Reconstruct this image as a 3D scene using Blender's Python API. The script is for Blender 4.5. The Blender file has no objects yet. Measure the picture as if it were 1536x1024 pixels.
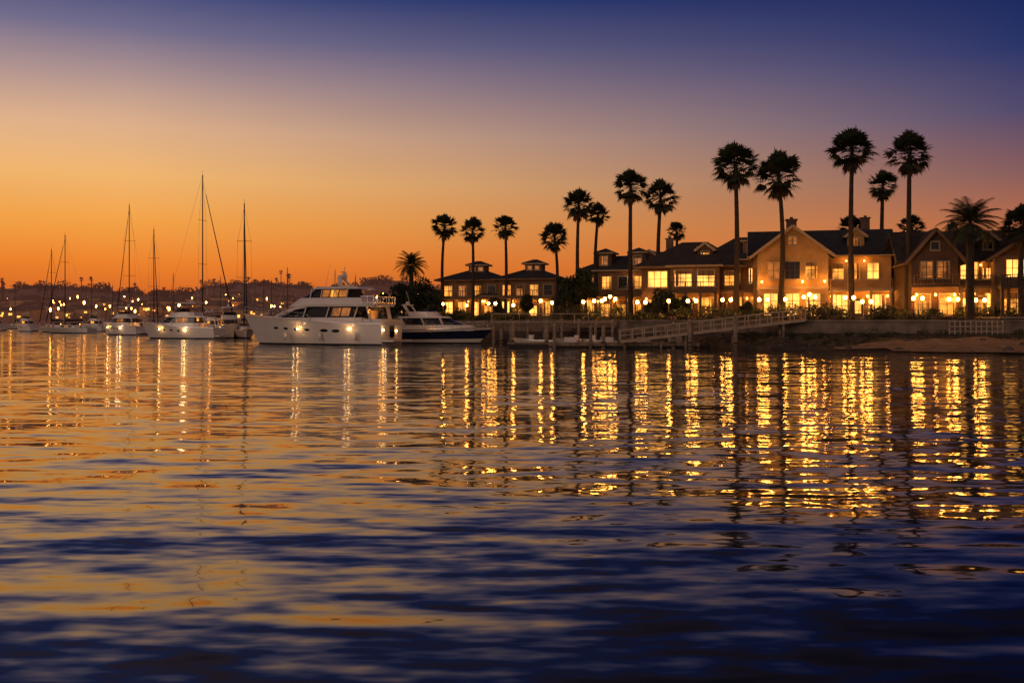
import bpy, math, random
from mathutils import Vector, Matrix, noise
R=random.Random(11)
F=1493.0
def bx(px,d): return (px-768.0)/F*d
def zy(py,d): return 2.5+(482-py)/F*d
def s2l(c): return tuple((v/255/12.92 if v/255<=.04045 else ((v/255+.055)/1.055)**2.4) for v in c)
scene=bpy.context.scene
# ------------------------------------------------------------------ materials
def newmat(name):
    m=bpy.data.materials.new(name); m.use_nodes=True
    nt=m.node_tree; return m,nt,nt.nodes['Principled BSDF']
def mat(name,col,rough=.7,metal=0,var=.3,scale=1.5,bump=.0,bscale=8,emis=None,es=0,detail=6,coat=0):
    m,nt,p=newmat(name); N=nt.nodes; L=nt.links
    tc=N.new('ShaderNodeTexCoord'); nz=N.new('ShaderNodeTexNoise')
    nz.inputs['Scale'].default_value=scale; nz.inputs['Detail'].default_value=detail
    L.new(tc.outputs['Object'],nz.inputs['Vector'])
    cr=N.new('ShaderNodeValToRGB'); L.new(nz.outputs['Fac'],cr.inputs['Fac'])
    a=[max(0,c*(1-var)) for c in col]; b=[min(1,c*(1+var)) for c in col]
    cr.color_ramp.elements[0].position=.3; cr.color_ramp.elements[1].position=.7
    cr.color_ramp.elements[0].color=(*a,1); cr.color_ramp.elements[1].color=(*b,1)
    L.new(cr.outputs['Color'],p.inputs['Base Color'])
    p.inputs['Roughness'].default_value=rough; p.inputs['Metallic'].default_value=metal
    if coat: p.inputs['Coat Weight'].default_value=coat
    if bump:
        n2=N.new('ShaderNodeTexNoise'); n2.inputs['Scale'].default_value=bscale; n2.inputs['Detail'].default_value=5
        L.new(tc.outputs['Object'],n2.inputs['Vector'])
        bp=N.new('ShaderNodeBump'); bp.inputs['Strength'].default_value=.8; bp.inputs['Distance'].default_value=bump
        L.new(n2.outputs['Fac'],bp.inputs['Height']); L.new(bp.outputs['Normal'],p.inputs['Normal'])
    if emis:
        p.inputs['Emission Color'].default_value=(*emis,1); p.inputs['Emission Strength'].default_value=es
    return m
def siding(name,col,band=.18,horizontal=True,depth=.02):
    m=mat(name,col,.75,var=.22,scale=.8); nt=m.node_tree; N=nt.nodes; L=nt.links; p=N['Principled BSDF']
    tc=N.new('ShaderNodeTexCoord'); sp=N.new('ShaderNodeSeparateXYZ'); L.new(tc.outputs['Object'],sp.inputs[0])
    d=N.new('ShaderNodeMath'); d.operation='DIVIDE'; d.inputs[1].default_value=band
    L.new(sp.outputs['Z'],d.inputs[0]); f=N.new('ShaderNodeMath'); f.operation='FRACT'; L.new(d.outputs[0],f.inputs[0])
    bp=N.new('ShaderNodeBump'); bp.inputs['Distance'].default_value=depth; L.new(f.outputs[0],bp.inputs['Height'])
    L.new(bp.outputs['Normal'],p.inputs['Normal']); return m
def shingle(name,col):
    m=mat(name,col,.85,var=.45,scale=2.5); nt=m.node_tree; N=nt.nodes; L=nt.links; p=N['Principled BSDF']
    tc=N.new('ShaderNodeTexCoord'); mp=N.new('ShaderNodeMapping'); mp.inputs['Rotation'].default_value=(math.radians(62),0,0)
    br=N.new('ShaderNodeTexBrick'); br.inputs['Scale'].default_value=2.2
    br.inputs['Color1'].default_value=(1,1,1,1); br.inputs['Color2'].default_value=(.6,.6,.6,1); br.inputs['Mortar'].default_value=(0,0,0,1)
    L.new(tc.outputs['Object'],mp.inputs[0]); L.new(mp.outputs[0],br.inputs['Vector'])
    bp=N.new('ShaderNodeBump'); bp.inputs['Distance'].default_value=.05; L.new(br.outputs['Color'],bp.inputs['Height'])
    L.new(bp.outputs['Normal'],p.inputs['Normal']); return m
def glow(name,col,s,sc=1.0,lo=.25):
    m,nt,p=newmat(name); N=nt.nodes; L=nt.links
    p.inputs['Base Color'].default_value=(.05,.03,.02,1); p.inputs['Roughness'].default_value=.15
    tc=N.new('ShaderNodeTexCoord'); mp=N.new('ShaderNodeMapping'); mp.inputs['Scale'].default_value=(1,1,.6)
    nz=N.new('ShaderNodeTexNoise'); nz.inputs['Scale'].default_value=sc; nz.inputs['Detail'].default_value=4
    L.new(tc.outputs['Object'],mp.inputs[0]); L.new(mp.outputs[0],nz.inputs['Vector'])
    mr=N.new('ShaderNodeMapRange'); mr.inputs['From Min'].default_value=.35; mr.inputs['From Max'].default_value=.65
    mr.inputs['To Min'].default_value=s*lo; mr.inputs['To Max'].default_value=s*1.3
    L.new(nz.outputs['Fac'],mr.inputs['Value']); L.new(mr.outputs[0],p.inputs['Emission Strength'])
    p.inputs['Emission Color'].default_value=(*col,1); return m
def lampmat(name,col,s):
    m,nt,p=newmat(name); p.inputs['Base Color'].default_value=(.8,.7,.5,1)
    p.inputs['Emission Color'].default_value=(*col,1); p.inputs['Emission Strength'].default_value=s; return m

M={}
M['white']=mat('gelcoat_white',(.80,.76,.72),.22,var=.05,scale=.8,coat=.4)
M['white2']=mat('weathered_white',(.74,.70,.66),.4,var=.12,scale=1.5)
M['navy']=mat('gelcoat_navy',(.012,.02,.06),.15,var=.2,coat=.5)
M['boot']=mat('antifoul',(.02,.025,.04),.6)
M['glass']=mat('dark_glass',(.012,.014,.02),.06,var=.3)
M['steel']=mat('stainless',(.55,.55,.55),.25,metal=1,var=.1)
M['alu']=mat('mast_aluminium',(.10,.08,.07),.5,metal=.3,var=.1)
M['canvas']=mat('canvas_blue',(.02,.03,.07),.9,bump=.02)
M['teak']=mat('teak',(.22,.13,.07),.6,bump=.01)
M['rubber']=mat('rubber',(.03,.03,.03),.7)
M['trunk']=mat('palm_bark',(.045,.031,.022),.95,var=.4,scale=4,bump=.08,bscale=7)
M['frond']=mat('palm_frond',(.026,.036,.015),.75,var=.5,scale=1.2)
M['dead']=mat('dead_frond',(.07,.045,.025),.9,var=.4,scale=2)
M['leaf']=mat('leaf_dark',(.026,.038,.015),.8,var=.6,scale=.9)
M['leaf2']=mat('hedge_leaf',(.036,.046,.017),.8,var=.6,scale=1.5)
M['wood']=mat('dock_wood',(.22,.16,.11),.85,var=.4,scale=3,bump=.02)
M['pile']=mat('piling',(.24,.18,.13),.9,var=.5,scale=3,bump=.03)
M['conc']=mat('seawall_concrete',(.20,.155,.12),.9,var=.4,scale=1.0,bump=.04,bscale=4)
M['grass']=mat('grass_ground',(.04,.05,.02),.95,var=.5,scale=.4,bump=.05)
M['dirt']=mat('bank_soil',(.06,.042,.03),.95,var=.6,scale=.7,bump=.12,bscale=3)
M['sand']=mat('beach_sand',(.24,.15,.10),.95,var=.3,scale=.9,bump=.05,bscale=4)
M['rock']=mat('shore_rock',(.08,.065,.055),.9,var=.4,scale=2,bump=.06)
M['pave']=mat('promenade_paving',(.2,.16,.12),.8,var=.2,scale=1,bump=.01)
M['yellow']=siding('siding_cream',(.44,.26,.09))
M['tan']=siding('siding_tan',(.22,.13,.065))
M['brown']=siding('siding_brown',(.12,.065,.036))
M['ochre']=siding('siding_ochre',(.30,.165,.058))
M['trim']=mat('trim_cream',(.40,.29,.17),.6,var=.1)
M['trimd']=mat('trim_dark',(.05,.034,.024),.6,var=.1)
M['rail']=mat('dock_rail_paint',(.42,.33,.24),.7,var=.25,scale=3)
M['roof']=shingle('roof_slate',(.035,.034,.042))
M['roof2']=shingle('roof_brown',(.045,.033,.03))
M['iron']=mat('cast_iron',(.02,.02,.02),.5)
M['stone']=mat('chimney_brick',(.15,.09,.065),.9,var=.35,scale=4,bump=.02)
WARM=(1,.36,.055)
M['lit']=glow('window_lit',(1,.35,.045),1.6,1.1,.25)
M['litb']=glow('window_bright',(1,.41,.07),2.4,.8,.45)
M['litd']=glow('window_dim',(1,.30,.05),.45,1.2)
M['off']=mat('window_dark',(.02,.022,.03),.08)
M['lamp']=lampmat('lamp_globe',(1,.37,.05),66)
M['lamps']=lampmat('sconce_globe',(1,.40,.06),9)
M['lampf']=lampmat('town_lamp',(1,.34,.05),36)
M['lampb']=lampmat('boat_lamp',(1,.48,.13),50)

# ------------------------------------------------------------------ builder
class O:
    def __init__(s,name,x=0,y=0,z=0,rot=0,sc=1):
        s.e=bpy.data.objects.new(name,None); s.e.empty_display_size=.5
        s.e.location=(x,y,z); s.e.rotation_euler=(0,0,math.radians(rot)); s.e.scale=(sc,sc,sc)
        scene.collection.objects.link(s.e); s.p={}; s.k=0
    def g(s,part,m,smooth=False):
        k=(part,m)
        if k not in s.p: s.p[k]=([],[],smooth)
        return s.p[k]
    def raw(s,part,m,v,f,smooth=False):
        V,Fc,_=s.g(part,m,smooth); b=len(V); V.extend([tuple(q) for q in v]); Fc.extend([tuple(i+b for i in q) for q in f])
    def box(s,part,m,c,sz,rz=0,M4=None):
        v=[]
        ca,sa=math.cos(rz),math.sin(rz)
        for i in (-.5,.5):
            for j in (-.5,.5):
                for k in (-.5,.5):
                    x,y,z=i*sz[0],j*sz[1],k*sz[2]
                    if M4: q=M4@Vector((x,y,z)); v.append((c[0]+q.x,c[1]+q.y,c[2]+q.z))
                    else: v.append((c[0]+x*ca-y*sa,c[1]+x*sa+y*ca,c[2]+z))
        s.raw(part,m,v,[(0,1,3,2),(4,6,7,5),(0,4,5,1),(2,3,7,6),(0,2,6,4),(1,5,7,3)])
    def beam(s,part,m,a,b,w,h):
        a=Vector(a);b=Vector(b);d=b-a
        if d.length<1e-4: return
        q=d.to_track_quat('X','Z').to_matrix()
        s.box(part,m,(a+b)/2,(d.length,w,h),M4=q)
    def cyl(s,part,m,a,b,r0,r1=None,n=8,smooth=True):
        a=Vector(a);b=Vector(b);d=b-a
        if r1 is None:r1=r0
        q=d.to_track_quat('Z','Y').to_matrix(); v=[];f=[]
        for i in range(n):
            t=2*math.pi*i/n; c=Vector((math.cos(t),math.sin(t),0))
            v.append(a+q@(c*r0)); v.append(b+q@(c*r1))
        for i in range(n):
            j=(i+1)%n; f.append((2*i,2*j,2*j+1,2*i+1))
        f.append(tuple(2*i for i in range(n))[::-1]); f.append(tuple(2*i+1 for i in range(n)))
        s.raw(part,m,v,f,smooth)
    def sph(s,part,m,c,r,n=8,sz=1):
        v=[];f=[];h=n//2
        for i in range(h+1):
            p=math.pi*i/h
            for j in range(n):
                t=2*math.pi*j/n; v.append((c[0]+r*math.sin(p)*math.cos(t),c[1]+r*math.sin(p)*math.sin(t),c[2]+r*sz*math.cos(p)))
        for i in range(h):
            for j in range(n):
                k=(j+1)%n; f.append((i*n+j,i*n+k,(i+1)*n+k,(i+1)*n+j))
        s.raw(part,m,v,f,True)
    def loft(s,part,m,rings,cap0=True,cap1=True,smooth=False,closed=True):
        n=len(rings[0]); v=[q for r in rings for q in r]; f=[]
        for i in range(len(rings)-1):
            for j in range(n if closed else n-1):
                k=(j+1)%n; f.append((i*n+j,i*n+k,(i+1)*n+k,(i+1)*n+j))
        if cap0: f.append(tuple(range(n))[::-1])
        if cap1: f.append(tuple((len(rings)-1)*n+j for j in range(n)))
        s.raw(part,m,v,f,smooth)
    def light(s,p,W,col=WARM,r=.15):
        l=bpy.data.lights.new('lamp_light','POINT'); l.energy=W; l.color=col; l.shadow_soft_size=r
        o=bpy.data.objects.new('lamp_light',l); o.location=p; o.parent=s.e; scene.collection.objects.link(o)
    def done(s):
        for (part,m),(v,f,sm) in s.p.items():
            me=bpy.data.meshes.new(part); me.from_pydata(v,[],f); me.materials.append(M[m])
            if sm:
                for p in me.polygons: p.use_smooth=len(p.vertices)<=4
            me.update(); o=bpy.data.objects.new(part,me); o.parent=s.e; scene.collection.objects.link(o)
        return s.e
def single(name,v,f,m,smooth=False):
    me=bpy.data.meshes.new(name); me.from_pydata(v,[],f)
    for k in (m if isinstance(m,list) else [m]): me.materials.append(M[k] if isinstance(k,str) else k)
    if smooth:
        for p in me.polygons:p.use_smooth=True
    o=bpy.data.objects.new(name,me); scene.collection.objects.link(o); return o

# ------------------------------------------------------------------ sky
w=bpy.data.worlds.new('World'); scene.world=w; w.use_nodes=True
N=w.node_tree.nodes; L=w.node_tree.links; bg=N['Background']
tc=N.new('ShaderNodeTexCoord'); sp=N.new('ShaderNodeSeparateXYZ'); L.new(tc.outputs['Generated'],sp.inputs[0])
def mth(op,a,b=None,c=None):
    n=N.new('ShaderNodeMath'); n.operation=op
    for i,q in enumerate((a,b,c)):
        if q is None: continue
        if isinstance(q,(int,float)): n.inputs[i].default_value=q
        else: L.new(q,n.inputs[i])
    return n.outputs[0]
el=mth('MULTIPLY',mth('ABSOLUTE',sp.outputs['Z']),2.0)
def ramp(st):
    r=N.new('ShaderNodeValToRGB'); L.new(el,r.inputs['Fac']); e=r.color_ramp.elements
    e[0].position=st[0][0]; e[0].color=(*s2l(st[0][1]),1); e[1].position=st[-1][0]; e[1].color=(*s2l(st[-1][1]),1)
    for p,c in st[1:-1]:
        q=e.new(p); q.color=(*s2l(c),1)
    return r.outputs['Color']
rl=ramp([(0,(150,72,44)),(.05,(212,102,38)),(.11,(236,130,44)),(.19,(244,163,72)),(.27,(242,182,110)),(.36,(222,176,138)),(.45,(174,146,144)),(.53,(116,110,140)),(.62,(48,66,122)),(.74,(80,66,82)),(1,(44,38,54))])
rr=ramp([(0,(125,60,38)),(.05,(178,90,42)),(.11,(200,106,54)),(.18,(182,108,74)),(.26,(138,94,92)),(.37,(82,74,108)),(.48,(40,52,104)),(.62,(12,30,86)),(.74,(34,32,54)),(1,(18,19,36))])
hl=mth('SQRT',mth('ADD',mth('MULTIPLY',sp.outputs['X'],sp.outputs['X']),mth('MULTIPLY',sp.outputs['Y'],sp.outputs['Y'])))
az=mth('DIVIDE',sp.outputs['X'],mth('MAXIMUM',hl,.001))
mr=N.new('ShaderNodeMapRange'); mr.inputs['From Min'].default_value=-.36; mr.inputs['From Max'].default_value=.46; L.new(az,mr.inputs['Value'])
mx=N.new('ShaderNodeMix'); mx.data_type='RGBA'; L.new(mr.outputs[0],mx.inputs[0]); L.new(rl,mx.inputs[6]); L.new(rr,mx.inputs[7])
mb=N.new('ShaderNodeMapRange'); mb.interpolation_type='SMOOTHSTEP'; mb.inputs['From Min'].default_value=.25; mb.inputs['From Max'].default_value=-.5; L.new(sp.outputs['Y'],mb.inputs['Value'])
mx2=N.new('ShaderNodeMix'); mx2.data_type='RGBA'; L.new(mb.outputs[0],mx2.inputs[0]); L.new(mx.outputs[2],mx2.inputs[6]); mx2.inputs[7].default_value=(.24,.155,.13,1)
# faint unevenness of the haze
nz=N.new('ShaderNodeTexNoise'); nz.inputs['Scale'].default_value=2.5; nz.inputs['Detail'].default_value=3
mp=N.new('ShaderNodeMapping'); mp.inputs['Scale'].default_value=(1,1,5); L.new(tc.outputs['Generated'],mp.inputs[0]); L.new(mp.outputs[0],nz.inputs['Vector'])
mn=N.new('ShaderNodeMapRange'); mn.inputs['To Min'].default_value=.92; mn.inputs['To Max'].default_value=1.08; L.new(nz.outputs['Fac'],mn.inputs['Value'])
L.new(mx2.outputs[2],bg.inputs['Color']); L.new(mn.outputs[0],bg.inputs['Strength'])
sl=bpy.data.lights.new('dusk_fill','SUN'); sl.energy=.3; sl.angle=math.radians(25); sl.color=(1,.68,.5)  # added soft warm fill from behind camera-left to brighten boats; real sun has set
so=bpy.data.objects.new('dusk_fill',sl); so.rotation_euler=(math.radians(76),0,math.radians(-35)); scene.collection.objects.link(so)

# ------------------------------------------------------------------ water
m,nt,p=newmat('water'); N2=nt.nodes; L2=nt.links
p.inputs['Base Color'].default_value=(.008,.009,.014,1); p.inputs['Roughness'].default_value=.05; p.inputs['IOR'].default_value=1.45
geo=N2.new('ShaderNodeNewGeometry')
def vm(op,a,b=None,sc=None):
    n=N2.new('ShaderNodeVectorMath'); n.operation=op
    for i,q in enumerate((a,b)):
        if q is None: continue
        if isinstance(q,tuple): n.inputs[i].default_value=q
        else: L2.new(q,n.inputs[i])
    if sc is not None: n.inputs['Scale'].default_value=sc
    return n.outputs[0]
tot=None
for (scx,scy,ax,ay,det,dist,off) in [(.34,1.25,.035,.125,1.0,.2,0),(.9,2.9,.04,.135,1.5,.15,31),(.14,.36,.012,.042,1.5,.2,77),(3.0,7.0,.022,.055,1.0,0,13)]:
    mp=N2.new('ShaderNodeMapping'); mp.inputs['Scale'].default_value=(scx,scy,1); mp.inputs['Location'].default_value=(off,off*1.7,off*.3)
    mp.inputs['Rotation'].default_value=(0,0,math.radians(R.uniform(-4,4)))
    L2.new(geo.outputs['Position'],mp.inputs[0])
    nz=N2.new('ShaderNodeTexNoise'); nz.inputs['Scale'].default_value=1; nz.inputs['Detail'].default_value=det; nz.inputs['Distortion'].default_value=dist; nz.inputs['Roughness'].default_value=.45
    L2.new(mp.outputs[0],nz.inputs['Vector'])
    v=vm('SUBTRACT',nz.outputs['Color'],(.5,.5,.5)); v=vm('MULTIPLY',v,(ax*1.6,ay*1.6,0))
    tot=v if tot is None else vm('ADD',tot,v)
nrm=vm('NORMALIZE',vm('ADD',tot,(0,0,1)))
L2.new(nrm,p.inputs['Normal'])
single('water',[(-4000,-300,0),(4000,-300,0),(4000,5000,0),(-4000,5000,0)],[(0,1,2,3)],m)

# ------------------------------------------------------------------ land
SH=[(3400,52,60),(2200,64,74),(1800,70,82),(1536,77,90),(1400,79,91),(1300,83,92.5),(1200,88,94.5),(1100,93,98),(1000,97.5,101),(900,102,104),(800,108.5,110),(740,118,119.5),(690,130,131.5),(640,145,147),(600,172,174),(570,230,232),(540,330,333),(510,440,446),(470,540,548)]
def shore(px):
    if px>=SH[0][0]: return SH[0][1:]
    for a,b in zip(SH,SH[1:]):
        if b[0]<=px<=a[0]:
            t=(px-b[0])/(a[0]-b[0]); return (b[1]+(a[1]-b[1])*t,b[2]+(a[2]-b[2])*t)
    return SH[-1][1:]
cols=[3400,2800,2200,2000]+list(range(1900,460,-10))
v=[];f=[]
def addsheet(name,rows,m,smooth=True):
    v=[];f=[]
    for px in cols:
        a,b=shore(px)
        for r in rows:
            d,z=r(px,a,b); v.append((bx(px,d),d,z))
    n=len(rows)
    for i in range(len(cols)-1):
        for j in range(n-1): f.append((i*n+j,i*n+j+1,(i+1)*n+j+1,(i+1)*n+j))
    return single(name,v,f,m,smooth)
nn=lambda px,k:noise.noise(Vector((px*.02,k*3.1,0)))
def bankz(t,px,k): return 1.45*t+.18*nn(px,k)*(1 if 0<t<1 else 0)
rows=[lambda px,a,b:(a-4,-1.5)]
for k in range(0,9):
    rows.append(lambda px,a,b,k=k:(a+(b-a)*k/8+(.7*nn(px*1.7,20) if k==0 else 0), -.05+bankz((k/8)**.8,px,k)))
rows.append(lambda px,a,b:(b+.15,1.45))
addsheet('shore_bank',rows,'dirt')
addsheet('ground',[lambda px,a,b:(b+.2,2.5),lambda px,a,b:(b+6,2.56),lambda px,a,b:(b+14,2.9),lambda px,a,b:(b+50,3.6),lambda px,a,b:(b+160,5),lambda px,a,b:(b+500,8),lambda px,a,b:(b+2500,10)],'grass')
addsheet('promenade_path',[lambda px,a,b:(b+.5,2.53),lambda px,a,b:(b+3.6,2.56)],'pave')
# seawall (from far shore to right)
wv=[];wf=[];i=0
for px in cols:
    a,b=shore(px)
    for dd,z in ((-.0,.0),(-.0,2.46),(-.12,2.46),(-.12,2.66),(.42,2.66),(.42,2.3)):
        wv.append((bx(px,b+dd),b+dd,z))
for i in range(len(cols)-1):
    for j in range(5): wf.append((i*6+j,i*6+j+1,(i+1)*6+j+1,(i+1)*6+j))
single('seawall',wv,wf,'conc')
# sand beach overlay
v=[];f=[];pxs=list(range(1250,2100,10))
for px in pxs:
    a,b=shore(px)
    s0=min(1,(px-1250)/180); hi=min(.72,.2+.45*s0)+.08*nn(px,5)+.05*nn(px*3,8)
    for k in range(5):
        t=(.0+hi*k/4) if px>1330 else (.02+.10*s0+(hi-.12)*k/4)
        tt=t; d=a+(b-a)*t+(.7*nn(px*1.7,20)*(1-t)); v.append((bx(px,d),d,.03+bankz(tt**.8,px,0)+.06))
for i in range(len(pxs)-1):
    for j in range(4): f.append((i*5+j,i*5+j+1,(i+1)*5+j+1,(i+1)*5+j))
single('sand_beach',v,f,'sand',True)
def quads(o,part,m,c,rad,n,size,flat=.0):
    V=[];Fc=[]
    for i in range(n):
        while True:
            q=Vector((R.uniform(-1,1),R.uniform(-1,1),R.uniform(-1,1)))
            if q.length<=1 and q.length>.35 : break
        wob=1+.28*noise.noise(q*2.3+Vector(c)*.37)
        if noise.noise(q*3.0+Vector(c))<-.28: continue
        q=q*wob; pnt=Vector((c[0]+q.x*rad[0],c[1]+q.y*rad[1],c[2]+q.z*rad[2]))
        a=Vector((R.gauss(0,1),R.gauss(0,1),R.gauss(0,1))).normalized(); b=a.orthogonal().normalized()
        s=size*R.uniform(.6,1.4); b*=s*.55; a*=s
        k=len(V); V+= [pnt-a*.5-b*.2,pnt-b*.6+a*.1,pnt+a*.6,pnt+b*.6]; Fc.append((k,k+1,k+2,k+3))
    o.raw(part,m,V,Fc)
# rocks & weeds on bank
o=O('shore_rocks')
for i in range(320):
    px=R.uniform(900,1560); a,b=shore(px); t=R.uniform(0,.95)
    if px>1290 and R.random()<.6: continue
    d=a+(b-a)*t; r=R.uniform(.1,.42)*(1 if px>1050 else .8)
    c=Vector((bx(px,d),d,-.05+1.45*t**.8)); vs=[];n=7
    base=[(math.sin(p)*math.cos(q),math.sin(p)*math.sin(q),math.cos(p)*.65) for p in (.4,1.3,2.2) for q in [2*math.pi*k/n for k in range(n)]]
    vs=[c+Vector(q)*r*R.uniform(.75,1.25) for q in base]
    fs=[(i0*n+j,i0*n+(j+1)%n,(i0+1)*n+(j+1)%n,(i0+1)*n+j) for i0 in (0,1) for j in range(n)]+[tuple(range(n))]
    o.raw('rocks','rock',vs,fs)
o.done()
o=O('bank_vegetation')
for i in range(70):
    px=R.uniform(1120,1700); a,b=shore(px); t=R.uniform(.55,1.0) if px>1290 else R.uniform(.25,.98)
    d=a+(b-a)*t-.2; r=R.uniform(.25,.6); quads(o,'weeds','leaf2',(bx(px,d),d,-.05+1.45*t**.8+r*.3),(r*1.8,r,r*.7),90,.16)
o.done()
# hills
v=[];f=[];pxs=list(range(-2600,2700,16)); prof=[(472,-.6),(482,.6),(520,3.5),(570,.22),(640,.5),(720,.82),(790,1),(900,.75),(1100,.4)]
def H(px):
    h=27+7*noise.noise(Vector((px*.006,1,0)))+3*noise.noise(Vector((px*.03,5,0)))
    h+=10*math.exp(-((px-575)/45)**2)+5*math.exp(-((px-360)/60)**2)
    return h*(1 if px<700 else .6)
for px in pxs:
    for k,(d,q) in enumerate(prof):
        z=q if k<3 else 3.5+(H(px)-3.5)*q
        if 3<=k<=7: z+=1.5*noise.noise(Vector((px*.05,k*2.0,3)))
        d2=d+8*noise.noise(Vector((px*.01,9,0)))
        v.append((bx(px,d2),d2,z))
n=len(prof)
for i in range(len(pxs)-1):
    for j in range(n-1): f.append((i*n+j,i*n+j+1,(i+1)*n+j+1,(i+1)*n+j))
M['hill']=mat('hill_haze_emission',(.04,.035,.02),.95,var=.4,scale=.03,emis=(.11,.036,.024),es=.55)  # faint emission paints aerial haze into the hill colour
M['htree']=mat('hill_tree_haze_emission',(.03,.03,.015),.95,var=.4,scale=.1,emis=(.080,.027,.020),es=.55)  # haze on distant trees and roofs painted as weak emission
M['hhouse']=mat('hill_house_haze_emission',(.2,.13,.07),.9,var=.3,scale=.1,emis=(.12,.045,.025),es=.5)  # distant walls glow slightly, haze put into the material
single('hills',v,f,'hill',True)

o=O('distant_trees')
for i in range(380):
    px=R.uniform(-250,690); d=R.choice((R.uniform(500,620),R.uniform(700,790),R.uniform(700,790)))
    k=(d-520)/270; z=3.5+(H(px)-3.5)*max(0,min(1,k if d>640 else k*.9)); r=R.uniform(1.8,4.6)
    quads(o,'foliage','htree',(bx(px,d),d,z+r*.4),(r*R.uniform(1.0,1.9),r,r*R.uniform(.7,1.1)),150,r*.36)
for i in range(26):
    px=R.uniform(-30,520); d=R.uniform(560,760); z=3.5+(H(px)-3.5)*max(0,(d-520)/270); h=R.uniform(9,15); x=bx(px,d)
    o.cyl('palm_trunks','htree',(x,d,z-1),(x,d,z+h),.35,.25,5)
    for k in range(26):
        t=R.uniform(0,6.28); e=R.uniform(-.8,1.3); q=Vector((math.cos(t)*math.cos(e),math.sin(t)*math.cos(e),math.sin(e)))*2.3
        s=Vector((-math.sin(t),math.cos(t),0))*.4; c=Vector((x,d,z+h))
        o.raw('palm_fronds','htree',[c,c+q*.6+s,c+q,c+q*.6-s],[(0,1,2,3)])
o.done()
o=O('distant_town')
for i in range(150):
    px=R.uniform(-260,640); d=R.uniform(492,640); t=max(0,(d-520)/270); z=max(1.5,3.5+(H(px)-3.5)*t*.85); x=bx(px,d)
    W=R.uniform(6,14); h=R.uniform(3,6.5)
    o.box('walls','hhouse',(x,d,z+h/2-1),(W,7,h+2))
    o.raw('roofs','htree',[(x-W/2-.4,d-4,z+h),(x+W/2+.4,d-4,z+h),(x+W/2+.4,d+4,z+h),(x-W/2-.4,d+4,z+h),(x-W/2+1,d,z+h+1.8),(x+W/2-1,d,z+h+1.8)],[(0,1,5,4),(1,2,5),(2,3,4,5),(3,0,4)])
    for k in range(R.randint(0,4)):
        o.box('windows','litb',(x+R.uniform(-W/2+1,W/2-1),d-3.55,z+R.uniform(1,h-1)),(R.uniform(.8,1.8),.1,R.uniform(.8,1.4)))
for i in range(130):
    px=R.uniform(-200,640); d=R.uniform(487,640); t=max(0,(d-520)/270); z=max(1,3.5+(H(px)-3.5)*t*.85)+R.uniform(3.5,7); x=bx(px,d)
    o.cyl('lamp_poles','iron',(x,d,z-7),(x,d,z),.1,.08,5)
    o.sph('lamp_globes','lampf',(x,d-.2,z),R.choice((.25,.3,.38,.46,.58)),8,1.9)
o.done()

# ------------------------------------------------------------------ palms
crowns=[]
def fancrown(seed,dens=58):
    r=random.Random(seed); V=[];Fc=[]; D=[];DF=[]
    def leaf(V,Fc,dirv,plen,blen,spread,nb,droop):
        side=dirv.cross(Vector((0,0,1)))
        if side.length<.1: side=Vector((1,0,0))
        side.normalize(); side=(Matrix.Rotation(r.uniform(-.5,.5),3,dirv)@side)
        up=side.cross(dirv).normalized()
        c=dirv*plen; k=len(V); s=side*.012
        V+= [s,-s,c-s,c+s]; Fc.append((k,k+1,k+2,k+3))
        for i in range(nb):
            a=(i/(nb-1)-.5)*2*spread+r.uniform(-.04,.04)
            q=(dirv*math.cos(a)+side*math.sin(a)+up*.12*math.cos(a*1.5)).normalized()
            l=blen*(1-.28*abs(a)/spread)*r.uniform(.85,1.1); wv=(side*math.cos(a)-dirv*math.sin(a))*blen*.07
            m=c+q*l*.6; t=c+q*l+Vector((0,0,-1))*l*droop*r.uniform(.3,1.2)
            k=len(V); V+=[c,m+wv,m-wv,t]; Fc+=[(k,k+1,k+2),(k+1,k+3,k+2)]
    for i in range(dens):
        az=i*2.39996+r.uniform(-.25,.25); t=(i+.5)/dens
        e=math.radians(-52+137*t**.8)+r.uniform(-.15,.15)
        d=Vector((math.cos(az)*math.cos(e),math.sin(az)*math.cos(e),math.sin(e)))
        leaf(V,Fc,d,r.uniform(.34,.60),r.uniform(.40,.56),1.15,13,.24)
    for i in range(30):
        az=i*2.39996; e=math.radians(r.uniform(-86,-52)); d=Vector((math.cos(az)*math.cos(e),math.sin(az)*math.cos(e),math.sin(e)))
        leaf(D,DF,d,r.uniform(.2,.6),r.uniform(.3,.45),.5,6,.2)
    m1=bpy.data.meshes.new('crown'); m1.from_pydata([tuple(q) for q in V],[],Fc); m1.materials.append(M['frond'])
    m2=bpy.data.meshes.new('dead_fronds'); m2.from_pydata([tuple(q) for q in D],[],DF); m2.materials.append(M['dead'])
    return m1,m2
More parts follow.
